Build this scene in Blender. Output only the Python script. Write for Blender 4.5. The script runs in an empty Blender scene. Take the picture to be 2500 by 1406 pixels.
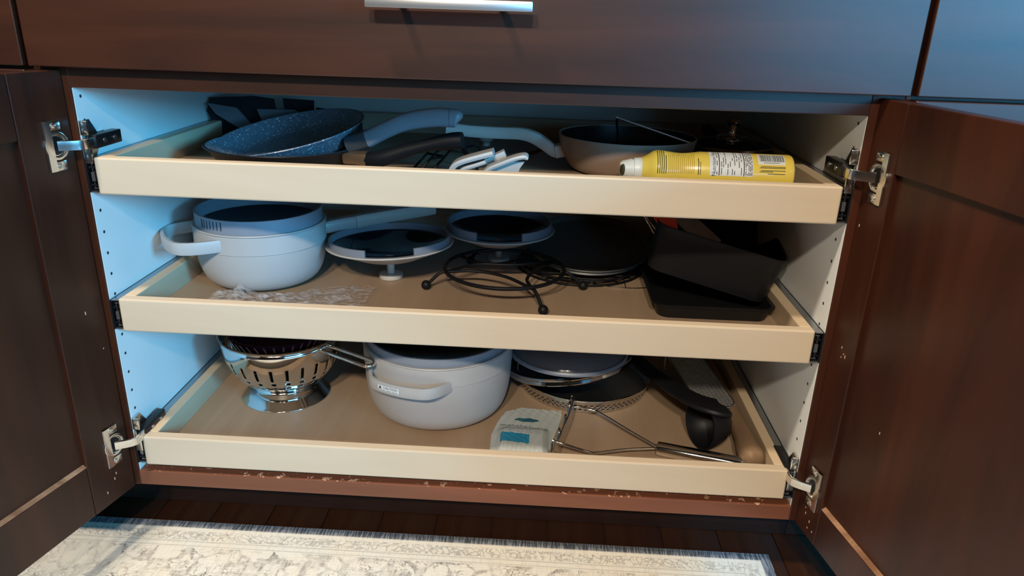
import bpy, bmesh, math, random
from mathutils import Vector, Matrix
random.seed(7)
sc = bpy.context.scene
C = sc.collection

# ------------------------------------------------------------------ camera
cd = bpy.data.cameras.new('camera'); cam = bpy.data.objects.new('camera', cd); C.objects.link(cam)
cd.sensor_width = 36; cd.sensor_fit = 'HORIZONTAL'; cd.lens = 25.627; cd.clip_start = .02
YAW, PITCH, ROLL = -.0384, .3617, .0314
fw = Vector((math.sin(YAW)*math.cos(PITCH), math.cos(YAW)*math.cos(PITCH), -math.sin(PITCH)))
rt0 = Vector((math.cos(YAW), -math.sin(YAW), 0)); up0 = rt0.cross(fw)
rt = rt0*math.cos(ROLL)+up0*math.sin(ROLL); up = up0*math.cos(ROLL)-rt0*math.sin(ROLL)
cam.matrix_world = Matrix(((rt.x, up.x, -fw.x, .1032), (rt.y, up.y, -fw.y, -.907), (rt.z, up.z, -fw.z, .7558), (0, 0, 0, 1)))
sc.camera = cam

# ------------------------------------------------------------------ world, light, exposure
w = bpy.data.worlds.new('room_air'); sc.world = w; w.use_nodes = True
w.node_tree.nodes['Background'].inputs[0].default_value = (1, .82, .66, 1)
w.node_tree.nodes['Background'].inputs[1].default_value = .008
def area(name, loc, target, sx, sy, watts, col, shape='RECTANGLE'):
    l = bpy.data.lights.new(name, 'AREA'); l.shape = shape; l.size = sx; l.size_y = sy; l.energy = watts; l.color = col
    o = bpy.data.objects.new(name, l); C.objects.link(o); o.location = loc
    o.rotation_euler = (Vector(target)-Vector(loc)).to_track_quat('-Z', 'Y').to_euler()
    return o
area('window_daylight', (3.5, -2.7, 1.55), (0, 0, .45), .8, .85, 215, (.09, .56, 1))
area('far_window_daylight', (2.4, -3.4, 1.0), (.4, 0, .7), 2.3, 1.0, 72, (.15, .56, 1))  # second blue light, added for the sheen on the right-hand drawer fronts
for lx in (-.5, .1):
    area('ceiling_lamp', (lx, -2.75, 2.3), (.1, 0, .4), .16, .16, 47, (1, .86, .68), 'DISK')
area('overhead_lamp', (-.65, -.64, 2.4), (-.1, -.3, 0), .22, .22, 47, (1, .86, .68), 'DISK')
vs = sc.view_settings
vs.view_transform = 'Standard'; vs.look = 'None'; vs.exposure = 0; vs.gamma = 1; vs.use_curve_mapping = False

# ------------------------------------------------------------------ node helpers
def new_mat(name):
    m = bpy.data.materials.new(name); m.use_nodes = True
    return m, m.node_tree, m.node_tree.nodes['Principled BSDF']
def setp(b, **k):
    names = dict(col='Base Color', rough='Roughness', metal='Metallic', coat='Coat Weight', coatr='Coat Roughness', spec='Specular IOR Level', alpha='Alpha', trans='Transmission Weight', ior='IOR', sheen='Sheen Weight')
    for a, v in k.items():
        if a == 'col': v = (*v, 1)
        b.inputs[names[a]].default_value = v
def node(nt, t, **k):
    n = nt.nodes.new(t)
    for a, v in k.items():
        if a.startswith('i_'):
            n.inputs[int(a[2:]) if a[2:].isdigit() else a[2:]].default_value = v
        else: setattr(n, a, v)
    return n
def math_(nt, op, a, b=None, c=None, clamp=False):
    n = nt.nodes.new('ShaderNodeMath'); n.operation = op; n.use_clamp = clamp
    for i, v in enumerate((a, b, c)):
        if v is None: continue
        if isinstance(v, (int, float)): n.inputs[i].default_value = v
        else: nt.links.new(v, n.inputs[i])
    return n.outputs[0]
def mixc(nt, fac, a, b):
    n = nt.nodes.new('ShaderNodeMix'); n.data_type = 'RGBA'
    for sock, v in ((n.inputs[0], fac), (n.inputs[6], a), (n.inputs[7], b)):
        if isinstance(v, (int, float)): sock.default_value = v
        elif isinstance(v, tuple): sock.default_value = (*v[:3], 1)
        else: nt.links.new(v, sock)
    return n.outputs[2]
def coords(nt, scale=(1, 1, 1), kind='Object'):
    tc = nt.nodes.new('ShaderNodeTexCoord'); mp = nt.nodes.new('ShaderNodeMapping')
    mp.inputs['Scale'].default_value = scale
    nt.links.new(tc.outputs[kind], mp.inputs['Vector'])
    return mp.outputs[0]
def noise(nt, vec, scale, detail=4, rough=.55, dist=0.):
    n = node(nt, 'ShaderNodeTexNoise', i_Scale=scale, i_Detail=detail, i_Roughness=rough, i_Distortion=dist)
    nt.links.new(vec, n.inputs['Vector']); return n.outputs['Fac']
def step(nt, v, lo, hi):
    n = nt.nodes.new('ShaderNodeMapRange'); n.interpolation_type = 'SMOOTHSTEP'
    nt.links.new(v, n.inputs[0]); n.inputs[1].default_value = lo; n.inputs[2].default_value = hi
    return n.outputs[0]
def bump(nt, b, h, strength=.2, dist=.001):
    n = node(nt, 'ShaderNodeBump', i_Strength=strength, i_Distance=dist); nt.links.new(h, n.inputs['Height'])
    nt.links.new(n.outputs[0], b.inputs['Normal'])
def plain(name, col, rough=.5, metal=0, var=.06, scale=40, **k):
    m, nt, b = new_mat(name); setp(b, rough=rough, metal=metal, **k)
    f = noise(nt, coords(nt), scale, 3)
    lo = tuple(c*(1-var) for c in col); hi = tuple(min(1, c*(1+var)) for c in col)
    nt.links.new(mixc(nt, f, lo, hi), b.inputs['Base Color'])
    return m
def wood(name, c1, c2, axis, rough=.35, coat=0., figure=9., worn=None, fine=.5):
    m, nt, b = new_mat(name); setp(b, rough=rough, coat=coat, coatr=.30, spec=.25)
    s = [1, 1, 1]; s['xyz'.index(axis)] = .09
    v = coords(nt, tuple(s))
    a = noise(nt, v, figure, 5, .6, 1.2); g = noise(nt, v, figure*16, 3, .6)
    f = math_(nt, 'ADD', math_(nt, 'MULTIPLY', step(nt, a, .3, .72), 1-fine*.5), math_(nt, 'MULTIPLY', g, fine*.5))
    col = mixc(nt, f, c1, c2)
    if worn:
        n2 = noise(nt, coords(nt, (1, 1, 1)), worn[1], 3, .7)
        tc = nt.nodes.new('ShaderNodeTexCoord'); sp = nt.nodes.new('ShaderNodeSeparateXYZ'); nt.links.new(tc.outputs['Object'], sp.inputs[0])
        e1 = step(nt, sp.outputs[2], worn[2], worn[3])
        mask = step(nt, math_(nt, 'ADD', n2, math_(nt, 'MULTIPLY', e1, .14)), .74, .77)
        col = mixc(nt, mask, col, worn[0])
    nt.links.new(col, b.inputs['Base Color'])
    bump(nt, b, g, .12, .0006)
    return m

DK1, DK2 = (.014, .0030, .0012), (.056, .0140, .0050)
M = {}
M['wood_x'] = wood('dark_cherry_wood_grain_across', DK1, DK2, 'x', .5, .85, 7)
M['wood_z'] = wood('dark_cherry_wood_grain_upright', DK1, DK2, 'z', .45, .2, 7)
M['wood_rail'] = wood('worn_cherry_rail', (.12, .042, .022), (.22, .078, .042), 'x', .42, .1, 8, worn=((.5, .3, .19), 75, .0875, .0897))
M['bead'] = wood('worn_bare_wood_bead', (.13, .055, .028), (.42, .25, .15), 'x', .45, 0, 14)  # worn finish, brightened further to paint in light on the ledge
M['chip'] = plain('chipped_finish', (.5, .32, .22), .7)
M['toe'] = wood('dark_toe_kick', (.010, .004, .003), (.03, .012, .008), 'x', .4, .05, 6)
M['plank'] = wood('walnut_floor_plank', (.022, .007, .003), (.066, .024, .011), 'y', .35, .1, 10)
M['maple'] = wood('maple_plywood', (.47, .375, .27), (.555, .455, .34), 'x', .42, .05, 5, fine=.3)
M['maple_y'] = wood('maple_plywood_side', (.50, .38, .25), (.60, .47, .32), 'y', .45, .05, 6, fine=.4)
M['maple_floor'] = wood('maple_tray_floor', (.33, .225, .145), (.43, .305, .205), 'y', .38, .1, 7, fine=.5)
M['white'] = plain('white_melamine', (.74, .75, .73), .45, var=.02, scale=12)
M['hole'] = plain('dark_pin_hole', (.02, .02, .02), .9)
M['chrome'] = plain('nickel_plated_metal', (.72, .70, .66), .2, 1, var=.05)
M['polished'] = plain('polished_stainless_steel', (.74, .73, .71), .085, 1, var=.03, scale=8)
M['steel'] = plain('brushed_steel', (.62, .61, .59), .3, 1, var=.1, scale=60)
M['satin'] = plain('satin_aluminium', (.85, .85, .84), .3, .9, var=.03)
M['blacksteel'] = plain('black_slide_steel', (.018, .018, .02), .35, .6, var=.2)
M['zinc'] = plain('zinc_plated_slide', (.45, .47, .5), .35, 1, var=.1)
M['nonstick'] = plain('black_nonstick_coating', (.007, .007, .008), .42, var=.2, spec=.35)
M['darksteel'] = plain('dark_grey_steel', (.085, .082, .07), .42, var=.25, scale=120)
M['rubber'] = plain('soft_black_plastic', (.006, .0065, .008), .5, var=.1, spec=.25)
M['blackwire'] = plain('black_powder_coated_wire', (.005, .005, .006), .55, var=.1, spec=.2)
M['enamel'] = plain('pale_grey_ceramic_enamel', (.44, .43, .42), .42, var=.03, scale=30, coat=.1)
M['enamel_l'] = plain('off_white_enamel', (.50, .475, .435), .4, var=.03, scale=20)
M['silicone'] = plain('grey_silicone', (.21, .24, .29), .4, var=.05)
M['darkglass'] = plain('dark_glass', (.006, .009, .014), .06, var=.1)
M['greyglass'] = plain('smoky_translucent_lid', (.10, .105, .115), .18, var=.1, coat=.4)
M['redglass'] = plain('dark_red_glass', (.03, .003, .008), .08, var=.1, coat=.5)
M['taupe'] = plain('taupe_enamel', (.27, .195, .15), .45, var=.04)
M['handle_grey'] = plain('slate_grey_handle', (.17, .20, .235), .42, var=.05)
M['handle_dark'] = plain('charcoal_collar', (.035, .04, .045), .45)
M['copper'] = plain('bronzed_ferrule', (.50, .33, .2), .3, .9)
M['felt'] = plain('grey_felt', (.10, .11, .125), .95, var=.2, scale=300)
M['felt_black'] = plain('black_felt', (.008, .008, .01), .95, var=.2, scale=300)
M['plastic'] = plain('off_white_plastic', (.43, .43, .42), .4, var=.03)
M['red'] = plain('red_plastic', (.80, .05, .008), .7, var=.1, spec=.1)
M['yellow'] = plain('yellow_printed_can', (.78, .60, .10), .3, var=.05, scale=8, coat=.3)
M['capwhite'] = plain('white_spray_cap', (.74, .74, .68), .4, var=.03)
M['nozzle'] = plain('olive_nozzle_recess', (.045, .04, .012), .6)
M['print'] = plain('dark_print', (.02, .022, .03), .7)
M['printbrown'] = plain('faint_brown_print', (.33, .19, .02), .6)
M['labelwhite'] = plain('white_label_print', (.72, .76, .78), .4, var=.03)
M['blueprint'] = plain('blue_print', (.02, .22, .38), .45, var=.1)
M['tealprint'] = plain('teal_print', (.02, .10, .13), .5)
M['pouch'] = plain('white_foil_pouch', (.46, .50, .50), .32, var=.08, scale=25)
M['greyprint'] = plain('grey_fine_print', (.28, .33, .38), .5)
M['beech'] = wood('beech_wood', (.17, .105, .06), (.28, .18, .105), 'y', .5, 0, 14)
M['board'] = wood('brown_board', (.16, .09, .055), (.26, .15, .09), 'z', .55, 0, 10)
# speckled stone coating
m, nt, b = new_mat('blue_grey_speckled_stone_coating'); setp(b, rough=.32, coat=.25, coatr=.15)
v = coords(nt); vo = node(nt, 'ShaderNodeTexVoronoi', i_Scale=260); nt.links.new(v, vo.inputs['Vector'])
big = noise(nt, v, 260, 2, .5)
sp = math_(nt, 'MULTIPLY', math_(nt, 'SUBTRACT', 1, step(nt, vo.outputs['Distance'], .16, .34)), step(nt, big, .45, .6))
vo2 = node(nt, 'ShaderNodeTexVoronoi', i_Scale=800); nt.links.new(v, vo2.inputs['Vector'])
sp2 = math_(nt, 'MULTIPLY', math_(nt, 'SUBTRACT', 1, step(nt, vo2.outputs['Distance'], .2, .4)), .3)
nt.links.new(mixc(nt, math_(nt, 'ADD', sp, sp2, clamp=True), (.085, .12, .16), (.75, .8, .85)), b.inputs['Base Color'])
M['stone'] = m
# clear crumpled film
m, nt, b = new_mat('clear_crumpled_film'); setp(b, rough=.22, col=(.75, .72, .72), spec=.8)
f = noise(nt, coords(nt, (1, 3, 1)), 60, 4, .6)
nt.links.new(math_(nt, 'MULTIPLY', step(nt, f, .35, .75), .42), b.inputs['Alpha']); bump(nt, b, f, .8, .003)
M['film'] = m
# rug
RX0, RX1, RY0, RY1 = -1.15, .483, -.8, .037
def rug_material():
    m, nt, b = new_mat('faded_cream_woven_rug'); setp(b, rough=.95, spec=.1)
    tc = nt.nodes.new('ShaderNodeTexCoord'); se = nt.nodes.new('ShaderNodeSeparateXYZ'); nt.links.new(tc.outputs['Object'], se.inputs[0])
    dx = math_(nt, 'SUBTRACT', RX1, se.outputs[0]); dy = math_(nt, 'SUBTRACT', RY1, se.outputs[1])
    d = math_(nt, 'MINIMUM', dx, dy)
    v = coords(nt)
    # wobble
    wv = nt.nodes.new('ShaderNodeTexNoise'); wv.inputs['Scale'].default_value = 22; wv.inputs['Detail'].default_value = 3; nt.links.new(v, wv.inputs['Vector'])
    ad = nt.nodes.new('ShaderNodeMixRGB'); ad.blend_type = 'LINEAR_LIGHT'; ad.inputs[0].default_value = .035
    nt.links.new(v, ad.inputs[1]); nt.links.new(wv.outputs['Color'], ad.inputs[2])
    vv = ad.outputs[0]
    vor = node(nt, 'ShaderNodeTexVoronoi', feature='DISTANCE_TO_EDGE', i_Scale=24); nt.links.new(vv, vor.inputs['Vector'])
    vine = math_(nt, 'SUBTRACT', 1, step(nt, vor.outputs['Distance'], .03, .11))
    vor2 = node(nt, 'ShaderNodeTexVoronoi', feature='DISTANCE_TO_EDGE', i_Scale=95); nt.links.new(vv, vor2.inputs['Vector'])
    leaf = math_(nt, 'MULTIPLY', math_(nt, 'SUBTRACT', 1, step(nt, vor2.outputs['Distance'], .02, .12)), step(nt, noise(nt, v, 26, 3), .44, .56))
    fade = step(nt, noise(nt, v, 9, 4, .65), .3, .66)
    wx = noise(nt, coords(nt, (1, .07, 1)), 380, 2, .7); wy = noise(nt, coords(nt, (.12, 1, 1)), 300, 2, .6)
    weave = math_(nt, 'MULTIPLY', step(nt, wx, .36, .6), step(nt, wy, .3, .55))
    chop = step(nt, noise(nt, coords(nt, (1, .35, 1)), 120, 2, .6), .4, .58)
    pat = math_(nt, 'MULTIPLY', math_(nt, 'MAXIMUM', math_(nt, 'MULTIPLY', vine, .8), leaf), math_(nt, 'MULTIPLY', math_(nt, 'ADD', .3, math_(nt, 'MULTIPLY', fade, .7)), math_(nt, 'ADD', .45, math_(nt, 'MULTIPLY', weave, .55))))
    def band(a0, a1, s=.0012):
        return math_(nt, 'MULTIPLY', step(nt, d, a0-s, a0+s), math_(nt, 'SUBTRACT', 1, step(nt, d, a1-s, a1+s)))
    inner = step(nt, d, .058, .062)
    motif = math_(nt, 'MULTIPLY', math_(nt, 'SUBTRACT', 1, step(nt, vor2.outputs['Distance'], .03, .16)), math_(nt, 'ADD', .25, math_(nt, 'MULTIPLY', weave, .5)))
    border = math_(nt, 'MULTIPLY', band(.024, .044), math_(nt, 'MULTIPLY', motif, .8))
    lines = math_(nt, 'MAXIMUM', math_(nt, 'MULTIPLY', band(.046, .0485), .4), math_(nt, 'MULTIPLY', band(.056, .058), .4))
    col = mixc(nt, fade, (.80, .73, .62), (.78, .75, .68))
    col = mixc(nt, math_(nt, 'MULTIPLY', math_(nt, 'MULTIPLY', pat, math_(nt, 'ADD', .4, math_(nt, 'MULTIPLY', chop, .75))), inner), col, mixc(nt, noise(nt, v, 13, 2), (.04, .05, .07), (.13, .10, .08)))
    col = mixc(nt, border, col, (.12, .13, .14))
    col = mixc(nt, lines, col, (.25, .29, .30))
    edge = math_(nt, 'SUBTRACT', 1, step(nt, d, .014, .018))
    col = mixc(nt, edge, col, mixc(nt, step(nt, wx, .4, .6), (.05, .06, .08), (.28, .30, .33)))
    spots = step(nt, noise(nt, v, 7, 1), .77, .79)
    col = mixc(nt, math_(nt, 'MULTIPLY', spots, .6), col, (.34, .21, .05))
    col = mixc(nt, math_(nt, 'MULTIPLY', math_(nt, 'SUBTRACT', 1, step(nt, wx, .34, .5)), .16), col, (.25, .24, .24))
    nt.links.new(col, b.inputs['Base Color'])
    bump(nt, b, math_(nt, 'ADD', wx, wy), .4, .001)
    return m
M['rug'] = rug_material()

# ------------------------------------------------------------------ mesh helpers
def box(bm, x0, x1, y0, y1, z0, z1, bev=0, mi=0):
    vs_ = [bm.verts.new((x, y, z)) for z in (z0, z1) for y in (y0, y1) for x in (x0, x1)]
    fs = [(0, 2, 3, 1), (4, 5, 7, 6), (0, 1, 5, 4), (2, 6, 7, 3), (0, 4, 6, 2), (1, 3, 7, 5)]
    ff = [bm.faces.new([vs_[i] for i in f]) for f in fs]
    for f in ff: f.material_index = mi
    if bev:
        es = list({e for f in ff for e in f.edges})
        r = bmesh.ops.bevel(bm, geom=es, offset=bev, segments=2, profile=.5, affect='EDGES')
        for f in r['faces']: f.material_index = mi
def spline(pts, n=6):
    P = [Vector(p) for p in pts]; out = []
    for i in range(len(P)-1):
        a = P[i-1] if i else P[0]*2-P[1]; b_, c = P[i], P[i+1]; d = P[i+2] if i+2 < len(P) else P[-1]*2-P[-2]
        for k in range(n):
            t = k/n
            out.append(.5*((2*b_)+(c-a)*t+(2*a-5*b_+4*c-d)*t*t+(3*b_-a-3*c+d)*t**3))
    out.append(P[-1]); return out
def tube(bm, pts, r, n=8, closed=False, w_=None, upv=(0, 0, 1), mi=0, sq=2.):
    """sweep; r: radius or list (vertical half height), w_: horizontal half width; sq: superellipse power"""
    P = [Vector(p) for p in pts]; N = len(P); rings = []
    for i, p in enumerate(P):
        if closed: t = P[(i+1) % N]-P[i-1]
        else: t = P[min(i+1, N-1)]-P[max(i-1, 0)]
        t.normalize(); u = Vector(upv)
        if abs(u.dot(t)) > .95: u = Vector((0, 1, 0)) if abs(t.y) < .9 else Vector((1, 0, 0))
        s = t.cross(u).normalized(); u = s.cross(t).normalized()
        rr = r[i] if isinstance(r, (list, tuple)) else r
        ww = rr if w_ is None else (w_[i] if isinstance(w_, (list, tuple)) else w_)
        ring = []
        for k in range(n):
            a = 2*math.pi*k/n; ca, sa = math.cos(a), math.sin(a)
            ca = math.copysign(abs(ca)**(2/sq), ca); sa = math.copysign(abs(sa)**(2/sq), sa)
            ring.append(bm.verts.new(p+s*ca*ww+u*sa*rr))
        rings.append(ring)
    for i in range(N if closed else N-1):
        a, b_ = rings[i], rings[(i+1) % N]
        for k in range(n):
            bm.faces.new((a[k], a[(k+1) % n], b_[(k+1) % n], b_[k])).material_index = mi
    if not closed:
        bm.faces.new(rings[0][::-1]).material_index = mi; bm.faces.new(rings[-1]).material_index = mi
def lathe(bm, prof, n=64, c=(0, 0, 0), mat=None, mi=0, hole=None, a0=0, a1=None):
    """revolve (r,z) profile about z; hole(i,k) True drops a face"""
    T = mat if mat else Matrix.Translation(c); rings = []
    full = a1 is None; span = 2*math.pi if full else a1-a0; cnt = n if full else n+1
    for r, z in prof:
        if r < 1e-6 and full: rings.append([bm.verts.new(T @ Vector((0, 0, z)))])
        else: rings.append([bm.verts.new(T @ Vector((r*math.cos(a0+span*k/n), r*math.sin(a0+span*k/n), z))) for k in range(cnt)])
    for i in range(len(prof)-1):
        A, B_ = rings[i], rings[i+1]
        for k in range(n):
            if hole and hole(i, k): continue
            k2 = (k+1) % cnt
            if len(A) == 1 and len(B_) == 1: continue
            if len(A) == 1: f = (A[0], B_[k2], B_[k]) if True else None
            elif len(B_) == 1: f = (A[k], A[k2], B_[0])
            else: f = (A[k], A[k2], B_[k2], B_[k])
            bm.faces.new(f).material_index = mi
def plate(bm, outline, thick, mat=None, mi=0):
    """polygon in local xy, extruded +z by thick, transformed by mat"""
    T = mat or Matrix()
    a = [bm.verts.new(T @ Vector((x, y, 0))) for x, y in outline]; b_ = [bm.verts.new(T @ Vector((x, y, thick))) for x, y in outline]
    bm.faces.new(a[::-1]).material_index = mi; bm.faces.new(b_).material_index = mi
    for i in range(len(a)):
        j = (i+1) % len(a); bm.faces.new((a[i], a[j], b_[j], b_[i])).material_index = mi
def sphere(bm, c, r, sx=1, sz=1, n=16, mi=0):
    prof = [(math.sin(math.pi*i/10)*r*sx, -math.cos(math.pi*i/10)*r*sz) for i in range(11)]
    prof[0] = (0, -r*sz); prof[-1] = (0, r*sz)
    lathe(bm, prof, n, c, mi=mi)
def frame(o, x, y):
    """matrix with local x along x, local y near y"""
    x = Vector(x).normalized(); z = x.cross(Vector(y)).normalized(); y = z.cross(x)
    return Matrix(((x.x, y.x, z.x, o[0]), (x.y, y.y, z.y, o[1]), (x.z, y.z, z.z, o[2]), (0, 0, 0, 1)))
def tilt(c, n):
    n = Vector(n).normalized(); x = Vector((0, 1, 0)).cross(n).normalized(); y = n.cross(x)
    return Matrix(((x.x, y.x, n.x, c[0]), (x.y, y.y, n.y, c[1]), (x.z, y.z, n.z, c[2]), (0, 0, 0, 1)))
def obj(name, bm, mats, parent=None, loc=None, smooth=True, angle=40, label=None, solid=0, kind=None):
    """links the bmesh (world coordinates) as one mesh object; loc = its origin"""
    if parent is not None:
        o_ = Vector(); p = parent
        while p: o_ = o_+p.location; p = p.parent
    else: o_ = Vector()
    l = Vector(loc) if loc else Vector()
    bmesh.ops.recalc_face_normals(bm, faces=bm.faces)
    if solid: pass
    bmesh.ops.translate(bm, verts=bm.verts, vec=-(o_ if parent is not None and not loc else l))
    me = bpy.data.meshes.new(name); bm.to_mesh(me); bm.free()
    for m_ in (mats if isinstance(mats, (list, tuple)) else [mats]): me.materials.append(M[m_])
    if smooth:
        for p in me.polygons: p.use_smooth = True
        me.set_sharp_from_angle(angle=math.radians(angle))
    o = bpy.data.objects.new(name, me); C.objects.link(o)
    o.parent = parent
    if parent is None: o.location = l
    elif loc: o.location = l-o_
    if solid:
        s = o.modifiers.new('thickness', 'SOLIDIFY'); s.thickness = solid; s.offset = 0
    if label: o['label'] = label
    if kind: o['kind'] = kind
    return o
def thing(name, label, cat, loc, group=None):
    o = bpy.data.objects.new(name, None); C.objects.link(o); o.location = loc; o.empty_display_size = .02
    o['label'] = label; o['category'] = cat
    if group: o['group'] = group
    return o
def tag(o, label, cat, group=None):
    o['label'] = label; o['category'] = cat
    if group: o['group'] = group
    return o
def bm_(): return bmesh.new()
def boxo(name, mats, parent, x0, x1, y0, y1, z0, z1, bev=.0008, **k):
    k.setdefault('angle', 10)
    b_ = bm_(); box(b_, x0, x1, y0, y1, z0, z1, bev); return obj(name, b_, mats, parent, **k)
def text_bm(s, size):
    cu = bpy.data.curves.new('lettering', 'FONT'); cu.body = s; cu.size = size; cu.align_x = 'CENTER'; cu.align_y = 'CENTER'
    o = bpy.data.objects.new('lettering', cu); C.objects.link(o)
    bpy.context.view_layer.update()
    me = o.evaluated_get(bpy.context.evaluated_depsgraph_get()).to_mesh()
    tb = bmesh.new(); tb.from_mesh(me); bmesh.ops.triangulate(tb, faces=tb.faces)
    bpy.data.objects.remove(o); bpy.data.curves.remove(cu)
    return tb
def map_into(bm, tb, fn, mi=0):
    mp = {}
    for v_ in tb.verts: mp[v_] = bm.verts.new(fn(v_.co.x, v_.co.y))
    for f in tb.faces:
        try: bm.faces.new([mp[v_] for v_ in f.verts]).material_index = mi
        except ValueError: pass
    tb.free()

# ================================================================== SETTING: floor, planks, rug
FZ = -.035
b_ = bm_(); box(b_, -2.2, 2.2, -3.2, .12, FZ-.03, FZ-.003)
fl = obj('floor', b_, 'plank'); fl['kind'] = 'structure'
pw, k = .092, 0
pm = None
for i in range(26):
    for j in range(2):
        x0 = -1.15+i*pw; L = .85
        y1 = .118-j*L-(.37 if i % 2 and j else 0)
        if pm is None:
            b_ = bm_(); box(b_, 0, pw-.0012, -L+.0012, 0, -.004, 0, .0008)
            p = obj('plank', b_, 'plank', fl); pm = p.data
        else:
            p = bpy.data.objects.new('plank', pm); C.objects.link(p); p.parent = fl
        p.location = (x0, .118-j*L, FZ)
def make_rug():
    b_ = bm_(); box(b_, RX0, RX1, RY0, RY1, FZ, FZ+.006, .0015)
    return tag(obj('rug', b_, 'rug'), 'faded cream runner rug with blue-grey border on the floor', 'rug')
make_rug()

# ================================================================== BASE CABINET
XI, XO = .488, .5265
cab = thing('base_cabinet', 'dark brown base cabinet with both doors open and three rollout trays', 'cabinet', (0, 0, FZ))
def sidepanel(s):
    b_ = bm_(); xs = sorted((s*XI, s*(XI+.018))); box(b_, xs[0], xs[1], .003, .58, .066, .86)
    o = obj('side_panel', b_, 'white', cab, label='white melamine inner side wall')
    zs = (.64, .61, .58, .491, .461, .431, .401, .371, .309, .279, .249, .219, .189)
    for z in zs:
        b_ = bm_()
        T = Matrix.Translation((s*(XI-.00025), .0165 if s < 0 else .025, z)) @ Matrix.Rotation(-s*math.pi/2, 4, 'Y')
        lathe(b_, [(0, 0), (.0022, 0), (.0022, -.002)], 12, mat=T)
        obj('shelf_pin_hole', b_, 'hole', o)
    b_ = bm_(); xs = sorted((s*(XI+.0005), s*XO)); box(b_, xs[0], xs[1], 0, .02, .065, .86, .0008)
    obj('stile', b_, 'wood_z', cab, angle=10)
for s in (-1, 1): sidepanel(s)
boxo('back_panel', 'white', cab, -XO, XO, .572, .585, .066, .86)
boxo('bottom_panel', 'white', cab, -XI, XI, .02, .575, .066, .086)
boxo('divider_panel', 'maple_y', cab, -XI, XI, .02, .575, .662, .676)
boxo('top_panel', 'wood_x', cab, -XO, XO, .0, .585, .845, .862)
boxo('top_rail', 'wood_x', cab, -XI-.001, XI+.001, .0006, .022, .652, .70, .001)
boxo('bottom_rail', 'wood_rail', cab, -XI-.001, XI+.001, .0006, .024, .065, .0895, .0012, label='chipped reddish brown bottom rail', loc=(0, 0, 0))
boxo('toe_kick', 'toe', cab, -XO, XO, .095, .112, FZ, .066)
df = boxo('drawer_front', 'wood_x', cab, -.5225, .5225, -.0205, -.0008, .678, .86, .0012)
b_ = bm_()
box(b_, -.103, .0835, -.052, -.043, .7562, .7672, .0014)
for hx in (-.066, .048): tube(b_, [(hx, -.044, .7615), (hx, -.0206, .7615)], .0045, 12)
obj('handle', b_, 'satin', df, label='satin silver bar handle')

# doors -------------------------------------------------------------
def make_door(s, deg, stile_w, px):
    """door built closed in local u (width), t (thickness, 0 = inner face), z; swung open about its hinge edge"""
    a = math.radians(deg); ux, uy = s*math.sin(a), -math.cos(a)      # width direction
    nx, ny = s*math.cos(a), -math.sin(a)*1.0                          # from inner face to outer face
    nx, ny = (s*math.cos(a), math.sin(a)) if False else (s*math.cos(a), math.sin(a))
    T = Matrix(((ux, nx, 0, px), (uy, ny, 0, -.0015), (0, 0, 1, 0), (0, 0, 0, 1)))
    W, z0, z1 = .519, .064, .6735; rt_, rb = (.077, .08) if s < 0 else (.08, .062)
    def part(name, mats, parent, *bx, bev=.0012, **k):
        q = bm_(); box(q, *bx, bev); q.transform(T); return obj(name, q, mats, parent, loc=(px, -.0015, 0), angle=10, **k)
    d = part('door', 'wood_z', cab, .02, W-.02, .0065, .0125, z0+.03, z1-.03)
    part('stile', 'wood_z', d, 0, stile_w, 0, .0195, z0, z1)
    part('stile', 'wood_z', d, W-stile_w, W, 0, .0195, z0, z1)
    part('rail', 'wood_z', d, stile_w+.0004, W-stile_w-.0004, .0003, .0192, z1-rt_, z1)
    part('rail', 'wood_z', d, stile_w+.0004, W-stile_w-.0004, .0003, .0192, z0, z0+rb)
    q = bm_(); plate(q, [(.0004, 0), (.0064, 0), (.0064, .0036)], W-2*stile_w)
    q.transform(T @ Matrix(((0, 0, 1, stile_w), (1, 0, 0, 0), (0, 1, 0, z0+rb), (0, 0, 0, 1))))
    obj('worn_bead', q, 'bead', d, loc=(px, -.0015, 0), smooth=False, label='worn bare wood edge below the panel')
    rnd = random.Random(5 if s < 0 else 9)
    spots = [(.03, .106), (.034, .099), (.05, .085), (.012, .30), (.03, .36)] if s < 0 else [(.024, .36), (.03, .353), (.026, .347), (.034, .351), (.008, .52), (.018, .104), (.02, .096), (.032, .09), (.03, .078), (.042, .08), (.12, .29)]
    for (u, z) in spots:
        l = rnd.uniform(.001, .003); h_ = -.00025 if u < stile_w else .00625; q = bm_()
        plate(q, [(-.0005, -l), (.0006, -l*.8), (.001, l*.3), (.0004, l), (-.0007, l*.5)], .0005, Matrix(((1, 0, 0, u), (.0, 0, 1, h_), (rnd.uniform(-.9, .2), 1, 0, z), (0, 0, 0, 1))))
        q.transform(T); obj('chip', q, 'chip', d, loc=(px, -.0015, 0), smooth=False)
    return T
TL = make_door(-1, 13.5, .075, -.4965)
TR = make_door(1, 10.5, .052, .4975)

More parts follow.
